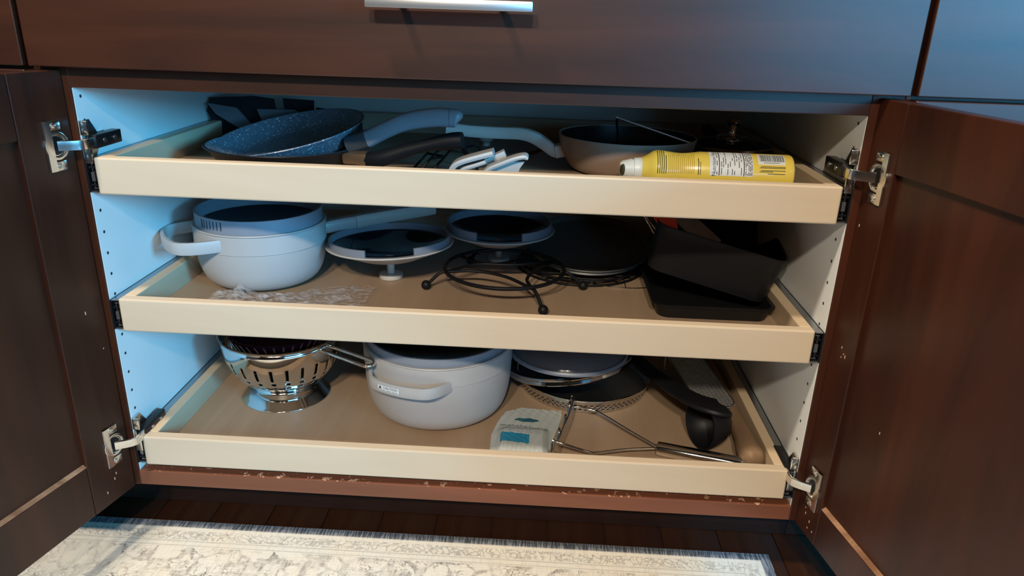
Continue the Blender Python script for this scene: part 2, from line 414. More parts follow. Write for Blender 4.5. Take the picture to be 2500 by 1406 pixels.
# hinges ------------------------------------------------------------
def make_hinge(s, T, zc):
    q = bm_()                                                         # wing mounting plate on the side wall
    xs = sorted((s*(XI-.0005), s*(XI-.0035))); box(q, xs[0], xs[1], .004, .05, zc-.009, zc+.009, .0006)
    for dz in (-1, 1):
        out = [(.004, dz*.008), (.034, dz*.008), (.02, dz*.027), (.004, dz*.027)]
        Tm = Matrix(((0, 0, -s, s*(XI-.0005)), (1, 0, 0, 0), (0, 1, 0, zc), (0, 0, 0, 1)))
        plate(q, out, .003, Tm)
        xs = sorted((s*(XI-.001), s*(XI-.011))); box(q, xs[0], xs[1], .001, .005, zc+dz*.018-.009, zc+dz*.018+.009, .0008)
        tube(q, [(s*(XI-.003), .013, zc+dz*.02), (s*(XI-.0055), .013, zc+dz*.02)], .0034, 10)
    h = obj('hinge', q, 'chrome', cab, label='nickel plated concealed hinge')
    q = bm_()                                                         # dark arm body
    xs = sorted((s*(XI-.004), s*(XI-.0165))); box(q, xs[0], xs[1], .008, .066, zc-.0085, zc+.0085, .001)
    obj('hinge_arm', q, 'blacksteel', h)
    q = bm_()
    for yy in (.026, .05): tube(q, [(s*(XI-.0163), yy, zc), (s*(XI-.0178), yy, zc)], .0034, 10)
    obj('screw', q, 'zinc', h)
    q = bm_()                                                         # chrome knuckle from cup to arm
    a = T @ Vector((.027, -.004, zc)); bpt = Vector((s*(XI-.012), .009, zc)); mid = (a+bpt)/2+Vector((-s*.011, -.004, 0))
    tube(q, spline([a, mid, bpt], 4), .0066, 8, w_=.0028, sq=5)
    obj('hinge_link', q, 'chrome', h)
    q = bm_()                                                         # cup plate on the door face
    tube(q, [(.036, -.0012, zc-.031), (.036, -.0012, zc+.031)], .0055, 8, w_=.0016, upv=(1, 0, 0), sq=6)
    box(q, .0165, .041, -.0022, .0005, zc-.031, zc-.019, .0006); box(q, .0165, .041, -.0022, .0005, zc+.019, zc+.031, .0006)
    lathe(q, [(.0175, 0), (.0175, .0026), (.0155, .0032), (.0135, .0026), (.0125, .0005), (0, .0005)], 28, mat=Matrix.Translation((.026, .0002, zc)) @ Matrix.Rotation(math.pi/2, 4, 'X'))
    for dz in (-.025, .025): lathe(q, [(.0038, .0), (.0036, .0018), (.0015, .0022), (0, .0012)], 14, mat=Matrix.Translation((.027, -.002, zc+dz)) @ Matrix.Rotation(math.pi/2, 4, 'X'))
    q.transform(T); obj('hinge_cup_plate', q, 'chrome', h)
    q = bm_(); lathe(q, [(0, .0009), (.0115, .0009), (.0115, .0004)], 20, mat=Matrix.Translation((.026, .0, zc)) @ Matrix.Rotation(math.pi/2, 4, 'X'))
    q.transform(T); obj('hinge_cup', q, 'blacksteel', h)
for s, T in ((-1, TL), (1, TR)):
    for zc in (.584, .1515 if s < 0 else .143): make_hinge(s, T, zc)

# rollout trays -----------------------------------------------------
TW, TH, TD = .475, .0485, .54
def make_tray(ztop, label):
    z0 = ztop-TH
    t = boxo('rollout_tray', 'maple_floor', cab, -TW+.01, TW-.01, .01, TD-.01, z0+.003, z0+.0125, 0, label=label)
    boxo('front_board', 'maple', t, -TW, TW, 0, .0165, z0, ztop, .0022)
    for s in (-1, 1):
        xs = sorted((s*TW, s*(TW-.016))); boxo('side_board', 'maple_y', t, xs[0], xs[1], .0166, TD, z0, ztop-.0005, .0015)
    boxo('back_board', 'maple', t, -TW+.0161, TW-.0161, TD-.016, TD, z0, ztop-.0005, .0015)
    for s in (-1, 1):
        q = bm_()
        def bx(xa, xb, ya, yb, za, zb, mi=0):
            xs = sorted((s*xa, s*xb)); box(q, xs[0], xs[1], ya, yb, z0+za, z0+zb, 0, mi)
        bx(.4862, .4877, .001, .52, .002, .046, 0)            # channel fixed to the wall
        bx(.4762, .4877, .002, .52, .0445, .046, 1); bx(.4762, .4877, .002, .52, .002, .0035, 1)
        bx(.4755, .4768, .003, .5, .006, .042, 0)             # member on the tray
        bx(.4768, .483, .004, .5, .040, .0415, 1); bx(.4768, .483, .004, .5, .0065, .008, 1)
        bx(.4805, .4815, .004, .5, .030, .040, 1); bx(.4805, .4815, .004, .5, .008, .015, 1)
        bx(.4775, .4822, .0015, .06, .017, .029, 1)           # bright stop block
        bx(.4770, .485, .003, .06, .0335, .0365, 0); bx(.477, .4855, .003, .06, .0105, .0125, 0)
        obj('drawer_slide', q, ['blacksteel', 'zinc'], t, smooth=False, label='black and zinc ball-bearing slide')
    return t
make_tray(.5655, 'upper pale maple rollout tray'); make_tray(.370, 'middle pale maple rollout tray'); make_tray(.150, 'lowest pale maple rollout tray')
T1, T2, T3 = .5295, .334, .114        # tray floor heights

# neighbouring cabinets ---------------------------------------------
def neighbour(x0, x1, label, gap):
    t = thing('base_cabinet', label, 'cabinet', ((x0+x1)/2, 0, FZ))
    boxo('body', 'wood_z', t, x0, x1, .0, .585, .065, .862)
    boxo('drawer_front', 'wood_x', t, x0+gap, x1-gap, -.0205, -.0008, .678, .86, .0012)
    boxo('door', 'wood_x', t, x0+gap, x1-gap, -.0205, -.0008, .064, .6735, .0012)
    boxo('toe_kick', 'toe', t, x0, x1, .095, .112, FZ, .066)
neighbour(-1.03, -XO-.0004, 'dark brown cabinet left of the open cabinet, mostly hidden by its door', .002)
neighbour(XO+.0004, 1.03, 'dark brown cabinet right of the open cabinet, its drawer front blue with window sheen', .0035)

# ================================================================== UPPER TRAY
def pan_meshes(t, c, n, r, depth, base, outer, inner, thick=.0022):
    """shallow pan: rim centre c, opening normal n"""
    T = tilt(c, n); h = depth
    q = bm_(); lathe(q, [(0, -h), (base, -h), (base+.008, -h+.003), (r-.006, -.006), (r+.0008, -.0004), (r, .001), (r-thick, .0004), (r-thick-.0065, -.0062), (base+.005, -h+.0062), (base-.003, -h+.004), (0, -h+.004)], 72, mat=T)
    body = obj('body', q, outer, t)
    q = bm_(); lathe(q, [(r-thick-.0005, .0009), (r-thick-.007, -.0058), (base+.0045, -h+.0068), (base-.0035, -h+.0046), (0, -h+.0046)], 72, mat=T)
    obj('cooking_surface', q, inner, t)
    return body
t = thing('frying_pan', 'dark speckled frying pan underneath, black handle with bronzed ferrule', 'pan', (-.287, .178, T1))
pan_meshes(t, (-.287, .178, .5615), (0, 0, 1), .115, .0315, .084, 'nonstick', 'stone')
q = bm_(); tube(q, [(-.181, .138, .551), (-.166, .131, .553), (-.150, .129, .552)], [.0085, .0095, .0115], 12, w_=[.013, .012, .011], sq=4); obj('ferrule', q, 'copper', t)
q = bm_(); P = spline([(-.151, .129, .5515), (-.129, .122, .555), (-.093, .12, .568), (-.058, .117, .578), (-.032, .113, .584), (-.011, .11, .587)], 5)
tube(q, P, [.0105+.0015*math.sin(i*.35) for i in range(len(P))], 14, w_=.011); obj('handle', q, 'rubber', t)
t = thing('frying_pan', 'blue-grey speckled frying pan tilted on top of another, slate grey handle', 'pan', (-.285, .189, .535))
pan_meshes(t, (-.285, .189, .578), (-.17, -.133, 1), .116, .031, .083, 'stone', 'stone')
q = bm_(); tube(q, [(-.182, .146, .568), (-.165, .143, .574), (-.150, .139, .580)], [.012, .0125, .013], 12, w_=.011, sq=3); obj('handle_collar', q, 'handle_dark', t)
q = bm_(); P = spline([(-.151, .1395, .579), (-.117, .127, .597), (-.088, .119, .609), (-.051, .112, .6165), (-.028, .109, .617)], 6)
tube(q, P, [.0125-.0006*math.sin(i*.25) for i in range(len(P))], 16, w_=.0105, sq=3)
h = obj('handle', q, 'handle_grey', t)
q = bm_(); tube(q, spline([(-.0278, .109, .617), (-.022, .1085, .6168), (-.0165, .108, .6155), (-.0145, .1078, .614)], 3), [.0127, .0127, .0127, .0126, .0124, .012, .011, .009, .0065, .003], 16, w_=[.0107]*6+[.0095, .008, .006, .003], sq=2.6)
obj('handle_end', q, 'handle_grey', h)

# thin black and grey sheets standing upright, leaning slightly back
t = thing('felt_pan_protector', 'black and grey felt pan protector standing up behind the speckled pan', 'pan protector', (-.38, .33, T1))
def thin_sheet(pts, y, mats, lean=.12):
    q = bm_(); zb = min(p[1] for p in pts)
    for s_ in range(1):
        a = [q.verts.new((x, y+(z-T1)*lean, z)) for x, z in pts]; b2 = [q.verts.new((x, y+.003+(z-T1)*lean, z)) for x, z in pts]
        q.faces.new(a); q.faces.new(b2[::-1])
        for i in range(len(a)):
            j = (i+1) % len(a); q.faces.new((a[i], a[j], b2[j], b2[i]))
    obj('petal', q, mats, t)
thin_sheet([(-.455, .530), (-.352, .530), (-.366, .604), (-.40, .6075), (-.478, .6025), (-.484, .58)], .350, 'felt_black')
thin_sheet([(-.345, .530), (-.300, .530), (-.298, .603), (-.352, .605)], .356, 'felt_black')
thin_sheet([(-.296, .530), (-.245, .530), (-.243, .588), (-.292, .592)], .35, 'felt_black')
thin_sheet([(-.245, .530), (-.21, .530), (-.212, .578), (-.243, .581)], .345, 'felt_black')
thin_sheet([(-.402, .545), (-.383, .545), (-.424, .590), (-.475, .596), (-.46, .578)], .332, 'felt', .1)
thin_sheet([(-.372, .545), (-.318, .545), (-.317, .586), (-.325, .5895), (-.3895, .5885)], .334, 'felt', .1)

# wire rack, clips
t = thing('wire_rack', 'small black wire rack behind the white plastic clips', 'rack', (-.045, .16, T1))
for k_, (ya, dx) in enumerate(((.15, 0), (.17, .018), (.19, -.012))):
    q = bm_(); tube(q, spline([(-.08+dx, ya-.01, T1+.0025), (-.062+dx, ya, .552), (-.05+dx, ya, .5645), (-.03+dx, ya, .568), (-.014+dx, ya, .5695), (-.008+dx, ya+.01, .556), (.004+dx, ya+.03, T1+.0025)], 5), .0018, 6); obj('wire', q, 'blackwire', t)
q = bm_(); tube(q, [(-.062, .15, .552), (-.044, .17, .552), (-.074, .19, .552)], .0018, 6); obj('wire', q, 'blackwire', t)
q = bm_(); tube(q, [(-.03, .15, .5685), (-.012, .17, .5685), (-.042, .19, .5685)], .0018, 6); obj('wire', q, 'blackwire', t)
t = thing('plastic_clip', 'off-white U-shaped plastic clip leaning on the tray front', 'clip', (0, .09, T1))
def ribbon(pts, y0, y1, th, n=4):
    q = bm_(); tube(q, spline(pts, n), th, 10, w_=(y1-y0)/2, sq=5); return q
yc = .088
q = ribbon([(-.026, yc, T1+.002), (-.025, yc, .545), (-.019, yc, .557), (-.008, yc, .5635), (.012, yc, .570), (.034, yc, .5765)], .072, .104, .0042); obj('outer_arm', q, 'plastic', t)
q = ribbon([(-.016, yc, T1+.003), (-.013, yc, .545), (-.006, yc, .553), (.008, yc, .558), (.024, yc, .564)], .076, .100, .003); obj('inner_arm', q, 'plastic', t)
q = bm_(); tube(q, [(.02, .104, .556), (.05, .106, .5705)], .0075, 8, w_=.010, sq=6); obj('end_block', q, 'plastic', t)
q = bm_(); sphere(q, (-.004, .085, .5455), .0055); obj('pivot', q, 'plastic', t)
t = thing('plastic_scoop_clip', 'off-white plastic clip with flared curved top beside the U-shaped clip', 'clip', (.05, .085, T1))
q = bm_(); P = spline([(.018, .083, T1+.003), (.0205, .083, .546), (.029, .083, .5555), (.046, .083, .5635), (.063, .083, .5705), (.076, .083, .5735), (.0815, .083, .571)], 5)
tube(q, P, [.0038]*(len(P)-4)+[.0037, .0034, .0028, .0016], 12, w_=.013, sq=3.5); obj('curved_top', q, 'plastic', t)
q = bm_(); plate(q, [(.026, T1+.001), (.068, T1+.001), (.068, .547), (.0705, .556), (.077, .566), (.06, .5655), (.043, .558), (.03, .551)], .006, Matrix(((1, 0, 0, 0), (0, 0, 1, .08), (0, 1, 0, 0), (0, 0, 0, 1)))); obj('web', q, 'plastic', t)

# taupe deep pan with off-white handle
t = thing('saute_pan', 'taupe deep pan with black inside and off-white handle pointing left', 'pan', (.23, .238, T1))
c = (.23, .238)
def deep(t, c, z0, r0, z1, r1, outer, inner, seam=None):
    h = z1-z0
    q = bm_(); lathe(q, [(0, 0), (r0-.008, 0), (r0, .004), (r0+.006, .012), (r1-.004, h*.6), (r1, h-.001), (r1-.001, h), (r1-.003, h-.001), (r1-.0065, h*.6), (r0+.002, .012), (r0-.006, .006), (0, .005)], 80, (c[0], c[1], z0)); o = obj('body', q, outer, t)
    q = bm_(); lathe(q, [(r1-.0033, h-.002), (r1-.007, h*.6), (r0+.0012, .0125), (r0-.0065, .0066), (0, .0056)], 80, (c[0], c[1], z0)); obj('cooking_surface', q, inner, t)
deep(t, c, T1+.0005, .086, .585, .106, 'taupe', 'nonstick')
q = bm_(); P = spline([(.128, .234, .5535), (.117, .2345, .556), (.103, .236, .5655), (.085, .24, .5745), (.065, .245, .5785), (.032, .25, .578), (-.014, .25, .579), (-.052, .25, .5825)], 5)
tube(q, P, [.0095]*len(P), 12, w_=.009, sq=4); obj('handle', q, 'enamel_l', t)
q = bm_(); tube(q, [(.119, .2345, .5545), (.142, .237, .5595)], [.0105, .0115], 10, w_=.011, sq=5); obj('handle_bracket', q, 'enamel_l', t)

t = thing('skimmer', 'thin steel rod with dark wire end leaning in the taupe pan', 'utensil', (.25, .2, T1+.007))
q = bm_(); tube(q, [(.209, .205, .6135), (.322, .205, .5795)], .0016, 8); obj('rod', q, 'satin', t)
q = bm_(); tube(q, spline([(.322, .205, .5795), (.331, .205, .5768), (.340, .205, .574)], 3), .0024, 8); obj('grip', q, 'rubber', t)
q = bm_(); tube(q, spline([(.209, .205, .6135), (.212, .235, .604), (.218, .265, .575), (.22, .275, T1+.008)], 4), .0016, 8); obj('wire_end', q, 'blackwire', t)
q = bm_(); sphere(q, (.209, .205, .6136), .0021); obj('tip', q, 'satin', t)

t = thing('saucepan', 'small black saucepan under the glass lid behind the spray can', 'saucepan', (.396, .27, T1))
deep(t, (.396, .27), T1+.0005, .053, .567, .062, 'nonstick', 'nonstick')
q = bm_(); tube(q, spline([(.396, .33, .56), (.396, .38, .564), (.396, .45, .568)], 4), .008, 10, w_=.01, sq=3); obj('handle', q, 'rubber', t)
t = thing('pot_lid', 'dark glass lid with steel rim and chrome knob behind the yellow can', 'lid', (.396, .27, .568))
q = bm_(); lathe(q, [(.065, .573), (.0655, .5755), (.063, .5765), (.0615, .5745), (.062, .573)], 64, (.396, .27, -.005)); lathe(q, [(.065, .573), (.062, .573)], 64, (.396, .27, -.005)); obj('rim', q, 'polished', t)
q = bm_(); lathe(q, [(.063, .5755), (.05, .5815), (.03, .585), (0, .5865)], 64, (.396, .27, -.005)); obj('dome', q, 'darkglass', t)
q = bm_(); lathe(q, [(0, .5862), (.024, .5855), (.0245, .588), (.008, .5895), (.0055, .594), (.0058, .599), (.0105, .605), (.0115, .611), (.008, .6155), (0, .6165)], 32, (.398, .27, -.005)); obj('knob', q, 'polished', t)

# spray can ---------------------------------------------------------
CA, CY, CZ, CRAD = .2045, .104, T1+.0278, .0272
def can_r(x):
    pts = [(0, .006), (.008, .0115), (.020, .0145), (.0206, .0138), (.0225, .0138), (.0230, .0155), (.033, .0165), (.0335, .017), (.040, .020), (.048, .0255), (.053, CRAD), (.062, .0268), (.078, .0248), (.087, .0243), (.098, .0252), (.112, CRAD), (.232, CRAD), (.2348, .0262), (.236, .0245)]
    for i in range(len(pts)-1):
        if x <= pts[i+1][0]:
            k_ = (x-pts[i][0])/(pts[i+1][0]-pts[i][0]); k_ = max(0, min(1, k_))
            return pts[i][1]+(pts[i+1][1]-pts[i][1])*k_
    return pts[-1][1]
def can_pt(a, th, off=0.):
    """a along the can, th degrees up from facing the camera (0) to the top (90)"""
    r_ = can_r(a)+off; t_ = math.radians(th)
    return Vector((CA+a, CY-r_*math.cos(t_), CZ+r_*math.sin(t_)))
t = thing('spray_can', 'yellow cooking spray can with white cap lying along the upper tray front', 'spray can', (CA+.12, CY, T1))
TC = Matrix(((0, 0, 1, CA), (1, 0, 0, CY), (0, 1, 0, CZ), (0, 0, 0, 1)))
xs_ = [.0332, .036, .040, .044, .048, .0505, .053, .057, .062, .067, .072, .078, .083, .087, .092, .098, .103, .108, .112, .15, .19, .228, .232, .2345]
q = bm_(); lathe(q, [(.01, .0332)]+[(can_r(x), x) for x in xs_], 48, mat=TC); o_can = obj('can_body', q, 'yellow', t)
q = bm_(); lathe(q, [(.0263, .2344), (.0258, .2355), (.0250, .236), (.0235, .2355), (.022, .231), (0, .228)], 48, mat=TC); obj('can_base', q, 'satin', t)
xs_ = [.004, .008, .012, .016, .020, .0206, .0225, .0230, .028, .033, .0334]
q = bm_(); lathe(q, [(0, .0025)]+[(can_r(x), x) for x in xs_]+[(.005, .0334)], 40, mat=TC); cap = obj('spray_cap', q, 'capwhite', t)
q = bm_()
Tn = frame(can_pt(.0062, 4, .0003), (.62, -.78, 0), (0, 0, 1))
lathe(q, [(0, .0012), (.0068, .0012), (.0078, -.002)], 28, mat=Tn @ Matrix.Diagonal((.5, 1, 1, 1))); obj('nozzle_recess', q, 'nozzle', cap)
def can_patch(bm, a0, a1, t0, t1, off, mi=0, na=1, nt_=6):
    g = [[bm.verts.new(can_pt(a0+(a1-a0)*i/na, t0+(t1-t0)*j/nt_, off)) for j in range(nt_+1)] for i in range(na+1)]
    for i in range(na):
        for j in range(nt_): bm.faces.new((g[i][j], g[i+1][j], g[i+1][j+1], g[i][j+1])).material_index = mi
q = bm_(); can_patch(q, .122, .1795, 2, 92, .00025, 0, 1, 16); can_patch(q, .1865, .2225, 38, 80, .00025, 0, 1, 8)
obj('white_label', q, 'labelwhite', o_can)
q = bm_()
for aa in (.1345, .1675): can_patch(q, aa-.0006, aa+.0006, 3, 91, .0005, 0, 1, 12)
map_into(q, text_bm('Nutrition Facts', .0072), lambda x, y: can_pt(.1275-y, 47+math.degrees(x/CRAD), .0005))
rr = random.Random(3)
for aa in (.1315, .1375, .140, .143, .146, .149, .152, .155, .158, .161, .164, .170, .172, .174, .176, .178):      # table rows, too fine to read
    th = 5
    while th < 86:
        l = rr.uniform(4, 22)
        if rr.random() < (.55 if aa < .166 else .85): can_patch(q, aa-.00045, aa+.00045, th, min(88, th+l), .0005, 0, 1, 2)
        th += l+3
obj('nutrition_table', q, 'print', o_can); q = bm_(); aa = .189
while aa < .2205:                                                                                              # barcode
    w0 = rr.choice((.0004, .0006, .001)); can_patch(q, aa, aa+w0, 48, 76, .0005, 0, 1, 4); aa += w0+rr.choice((.0005, .0008))
can_patch(q, .194, .215, 43, 44.5, .0005); obj('barcode', q, 'print', o_can); q = bm_()
for th, a0, a1 in ((31, .190, .2225), (27.5, .188, .2225), (20, .190, .2225), (16.5, .188, .206), (11, .199, .222)): can_patch(q, a0, a1, th, th+1.6, .0004)
obj('address_lines', q, 'print', o_can); q = bm_()
for aa in (.0525, .0553, .0581, .0609): can_patch(q, aa-.0005, aa+.0005, 2, 84, .0004, 0, 1, 10)
can_patch(q, .0632, .0642, 2, 60, .0004, 0, 1, 8); can_patch(q, .1065, .1075, 2, 52, .0004, 0, 1, 6); can_patch(q, .1092, .1100, 2, 40, .0004, 0, 1, 6)
obj('warning_text', q, 'print', o_can)
q = bm_()
for i in range(14): can_patch(q, .0675+i*.0026-.0003, .0675+i*.0026+.0003, 3, 80-rr.uniform(0, 14), .0004, 0, 1, 10)
obj('fine_print', q, 'printbrown', o_can)

# flat lid with white knob at the back
t = thing('pot_lid', 'taupe flat lid with white knob at the back of the upper tray', 'lid', (0, .40, T1))
q = bm_(); lathe(q, [(0, T1+.0005), (.088, T1+.0005), (.09, T1+.004), (.06, T1+.008), (0, T1+.010)], 56, (.01, .40, 0)); obj('disc', q, 'taupe', t)
q = bm_(); lathe(q, [(.007, T1+.008), (.0065, T1+.014), (.012, T1+.018), (.013, T1+.026), (.009, T1+.031), (0, T1+.032)], 28, (.002, .36, 0)); obj('knob', q, 'enamel_l', t)

# ================================================================== MIDDLE TRAY
def pot(t, c, z0, z1, r1, r0, seam, theta, reach, half, hz, hh, long=None):
    """pale grey pot: upright upper band, seam, bowl bottom; loop handle at angle theta"""
    h = z1-z0; rs = r1-.001
    prof = [(0, 0), (r0*.9, 0), (r0, .002)]
    hs = seam-z0
    for i in range(1, 10):
        a = math.pi/2*i/9; prof.append((r0+(rs-r0)*math.sin(a)**.75, .002+(hs-.004)*(1-math.cos(a))))
    prof += [(rs, hs-.001), (rs+.0012, hs), (r1, hs+.002), (r1, h-.001), (r1-.001, h), (r1-.003, h-.001), (r1-.0035, hs), (r1-.006, hs*.7), (r0, .006), (0, .005)]
    q = bm_(); lathe(q, prof, 96, (c[0], c[1], z0)); obj('body', q, 'enamel', t)
    q = bm_(); P = []
    for i in range(25):
        f = i/24*2-1; a = math.radians(theta)+half*f*(1 if abs(f) < 2 else 1)
        t_ = min(1, (1-abs(f))/.6); k_ = t_*t_*(3-2*t_)
        P.append((c[0]+(r1-.008+(reach+.008)*k_)*math.cos(a), c[1]+(r1-.008+(reach+.008)*k_)*math.sin(a), hz))
    tube(q, P, hh, 12, w_=.0032, sq=5); return obj('loop_handle', q, 'enamel', t)
def upturned_lid(t, c, z, r, ring_h, notch=None, slots=None, dome=.022, knob=True, outer='enamel', nrm=(0, 0, 1), ring_in=.005):
    """lid lying upside down: flange at z, silicone ring standing up, dish of dark glass, knob as foot"""
    T = tilt((c[0], c[1], z), nrm)
    q = bm_(); lathe(q, [(r, 0), (r+.0008, .0012), (r, .0026), (r-.004, .0026), (r*.85, -.004), (r*.5, -dome*.8), (0, -dome+.0018), (0, -dome), (r*.5, -dome*.8-.002), (r*.85, -.0062), (r-.003, -.0008), (r, 0)], 96, mat=T)
    sh = obj('shell', q, outer, t)
    q = bm_(); lathe(q, [(r-ring_in-.006, .0022), (r*.82, -.0018), (r*.5, -dome*.8+.0022), (0, -dome+.0035)], 96, mat=T); obj('glass', q, 'darkglass', t)
    # ring, faces removed where the notch or the slots are
    n = 360; ro, ri = r-ring_in, r-ring_in-.0035
    zz = [.0022, ring_h*.18, ring_h*.30, ring_h*.88, ring_h]
    def inslot(k_):
        if slots is None: return False
        a = k_*360/n
        return any(abs((a-s0+180) % 360-180) < 1.01 for s0 in slots)
    def innotch(k_): 
        if notch is None: return False
        a = k_*360/n; return abs((a-notch[0]+180) % 360-180) < notch[1]
    q = bm_()
    st_ = [2 if innotch(k_) else (1 if inslot(k_) else 0) for k_ in range(n)]
    for k_ in range(n):
        a, a2 = 2*math.pi*k_/n, 2*math.pi*(k_+1)/n
        lev = [(zz[0], zz[1])] if st_[k_] == 2 else ([(zz[0], zz[2]), (zz[3], zz[4])] if st_[k_] == 1 else [(zz[0], zz[1]), (zz[1], zz[2]), (zz[2], zz[3]), (zz[3], zz[4])])
        if st_[k_] == 1: lev = [(zz[0], zz[1]), (zz[1], zz[2]), (zz[3], zz[4])]
        for za, zb in lev:
            pts = [(ro, a, za), (ro, a2, za), (ri, a2, za), (ri, a, za), (ro, a, zb), (ro, a2, zb), (ri, a2, zb), (ri, a, zb)]
            v_ = [q.verts.new(T @ Vector((p[0]*math.cos(p[1]), p[0]*math.sin(p[1]), p[2]))) for p in pts]
            fs_ = [(0, 1, 5, 4), (2, 3, 7, 6)]
            if zb == lev[-1][1] or (st_[k_] == 1 and zb == zz[2]): fs_.append((4, 5, 6, 7))
            if za == zz[0] or (st_[k_] == 1 and za == zz[3]): fs_.append((0, 3, 2, 1))
            if st_[k_] < st_[k_-1] and not (st_[k_-1] == 1 and zb <= zz[2]) and not (st_[k_-1] == 1 and za >= zz[3]) and not (st_[k_-1] == 2 and zb <= zz[1]): fs_.append((0, 4, 7, 3))
            k3 = (k_+1) % n
            if st_[k_] < st_[k3] and not (st_[k3] == 1 and (zb <= zz[2] or za >= zz[3])) and not (st_[k3] == 2 and zb <= zz[1]): fs_.append((1, 2, 6, 5))
            for f in fs_: q.faces.new([v_[i] for i in f])
    bmesh.ops.remove_doubles(q, verts=q.verts, dist=.00005)
    obj('silicone_ring', q, 'silicone', t, angle=25)
    return sh
CM = (-.349, .210)
t = thing('saucepan', 'pale grey saucepan with loop handle, at the left of the middle tray', 'saucepan', (*CM, T2))
pot(t, CM, T2+.0005, .430, .102, .068, .402, 215, .043, .80, .4155, .0098)
q = bm_(); P = [Vector((CM[0]+s_*math.cos(math.radians(35)), CM[1]+s_*math.sin(math.radians(35)), z)) for s_, z in ((.098, .405), (.115, .4065), (.135, .408), (.158, .409))]
tube(q, spline(P, 3), [.010, .0105, .0108, .011, .011, .011, .011, .011, .011, .011], 12, w_=.0095, sq=4); obj('handle_root', q, 'enamel', t)
q = bm_(); P = [Vector((CM[0]+s_*math.cos(math.radians(35)), CM[1]+s_*math.sin(math.radians(35)), z)) for s_, z in ((.1585, .409), (.2, .411), (.26, .4135), (.31, .416))]
tube(q, spline(P, 3), .0115, 12, w_=.0098, sq=4); obj('handle_grip', q, 'enamel_l', t)
t = thing('pot_lid', 'upturned lid with slotted grey silicone ring on the pale grey saucepan', 'lid', (*CM, .4305))
upturned_lid(t, CM, .4306, .1025, .0235, slots=[232+i*3.9 for i in range(7)], dome=.018)
q = bm_(); lathe(q, [(0, .4126), (.006, .4126), (.006, .404), (.017, .402), (.018, .396), (.015, .392), (0, .391)], 32, (*CM, 0)); obj('knob', q, 'enamel', t)
def foot_knob(t, c, ztop, zbot):
    q = bm_(); lathe(q, [(0, ztop), (.008, ztop), (.008, ztop-.002), (.0062, ztop-.004), (.0062, zbot+.0085), (.019, zbot+.0075), (.0195, zbot+.0065), (.0195, zbot+.001), (.018, zbot), (0, zbot)], 40, (c[0], c[1], 0)); obj('knob', q, 'enamel_l', t)
t = thing('pot_lid', 'upturned lid standing on its knob between grey saucepan and black trivet', 'lid', (-.145, .23, T2))
upturned_lid(t, (-.145, .238), .391, .104, .0135, notch=(281, 23), dome=.024, outer='enamel_l', nrm=(-.04, .045, 1)); foot_knob(t, (-.144, .232), .371, T2)
t = thing('pot_lid', 'upturned lid with notched grey ring behind the black trivet', 'lid', (.022, .33, T2))
upturned_lid(t, (.029, .345), .393, .098, .0165, notch=(273, 25), dome=.024, outer='enamel_l'); foot_knob(t, (.029, .345), .373, T2)

# black trivet with ball feet
t = thing('wire_trivet', 'black wire trivet with ball feet in the middle tray', 'trivet', (.052, .2, T2))
zc, rc, cc = .3665, .0965, (.047, .212)
q = bm_(); tube(q, [(cc[0]+rc*math.cos(a*math.pi/32), cc[1]+rc*math.sin(a*math.pi/32), zc) for a in range(64)], .0031, 10, closed=True); obj('ring', q, 'blackwire', t)
feet = [(-.077, .183), (.112, .100), (.176, .213), (-.019, .318)]
for fx, fy in feet:
    dx, dy = fx-cc[0], fy-cc[1]; l = math.hypot(dx, dy); dx, dy = dx/l, dy/l
    q = bm_(); tube(q, spline([(cc[0]+dx*(rc-.006), cc[1]+dy*(rc-.006), zc-.0025), (cc[0]+dx*(rc+.008), cc[1]+dy*(rc+.008), zc-.005), (fx-dx*.006, fy-dy*.006, T2+.0125)], 5), .0028, 8); lg = obj('leg', q, 'blackwire', t)
    q = bm_(); sphere(q, (fx, fy, T2+.0078), .0078); obj('ball_foot', q, 'rubber', lg)
for pts in ([(-.044, .186), (0, .196), (.05, .176), (.094, .127)], [(.128, .262), (.10, .22), (.085, .17), (.094, .127)], [(-.03, .268), (.01, .235), (.05, .245), (.09, .295)], [(-.044, .186), (.0, .23), (.06, .235), (.128, .262)]):
    q = bm_(); tube(q, spline([(x, y, zc-.002) for x, y in pts], 6), .0027, 8); obj('curved_wire', q, 'blackwire', t)

# crumpled clear film
def film():
    q = bm_(); rr = random.Random(4); n, m_ = 44, 10; g = []
    for i in range(n+1):
        u = i/n; x = -.392+u*.236; row = []
        for j in range(m_+1):
            v = j/m_; y0, y1 = .088-.004*u, .128+.046*max(0, min(1, (u-.45)/.3))
            z = T2+.0012+.005*math.sin(math.pi*v)**.6*(1-.3*u)+.0045*rr.random()**2+.013*math.exp(-((u-.17)/.05)**2)*math.exp(-((v-.72)/.2)**2)
            row.append(q.verts.new((x+rr.uniform(-.001, .001), y0+(y1-y0)*v, z)))
        g.append(row)
    for i in range(n):
        for j in range(m_): q.faces.new((g[i][j], g[i+1][j], g[i+1][j+1], g[i][j+1]))
    return tag(obj('plastic_film', q, 'film', angle=12, solid=.0004), 'crumpled clear plastic film lying at the front of the middle tray', 'film')
film()

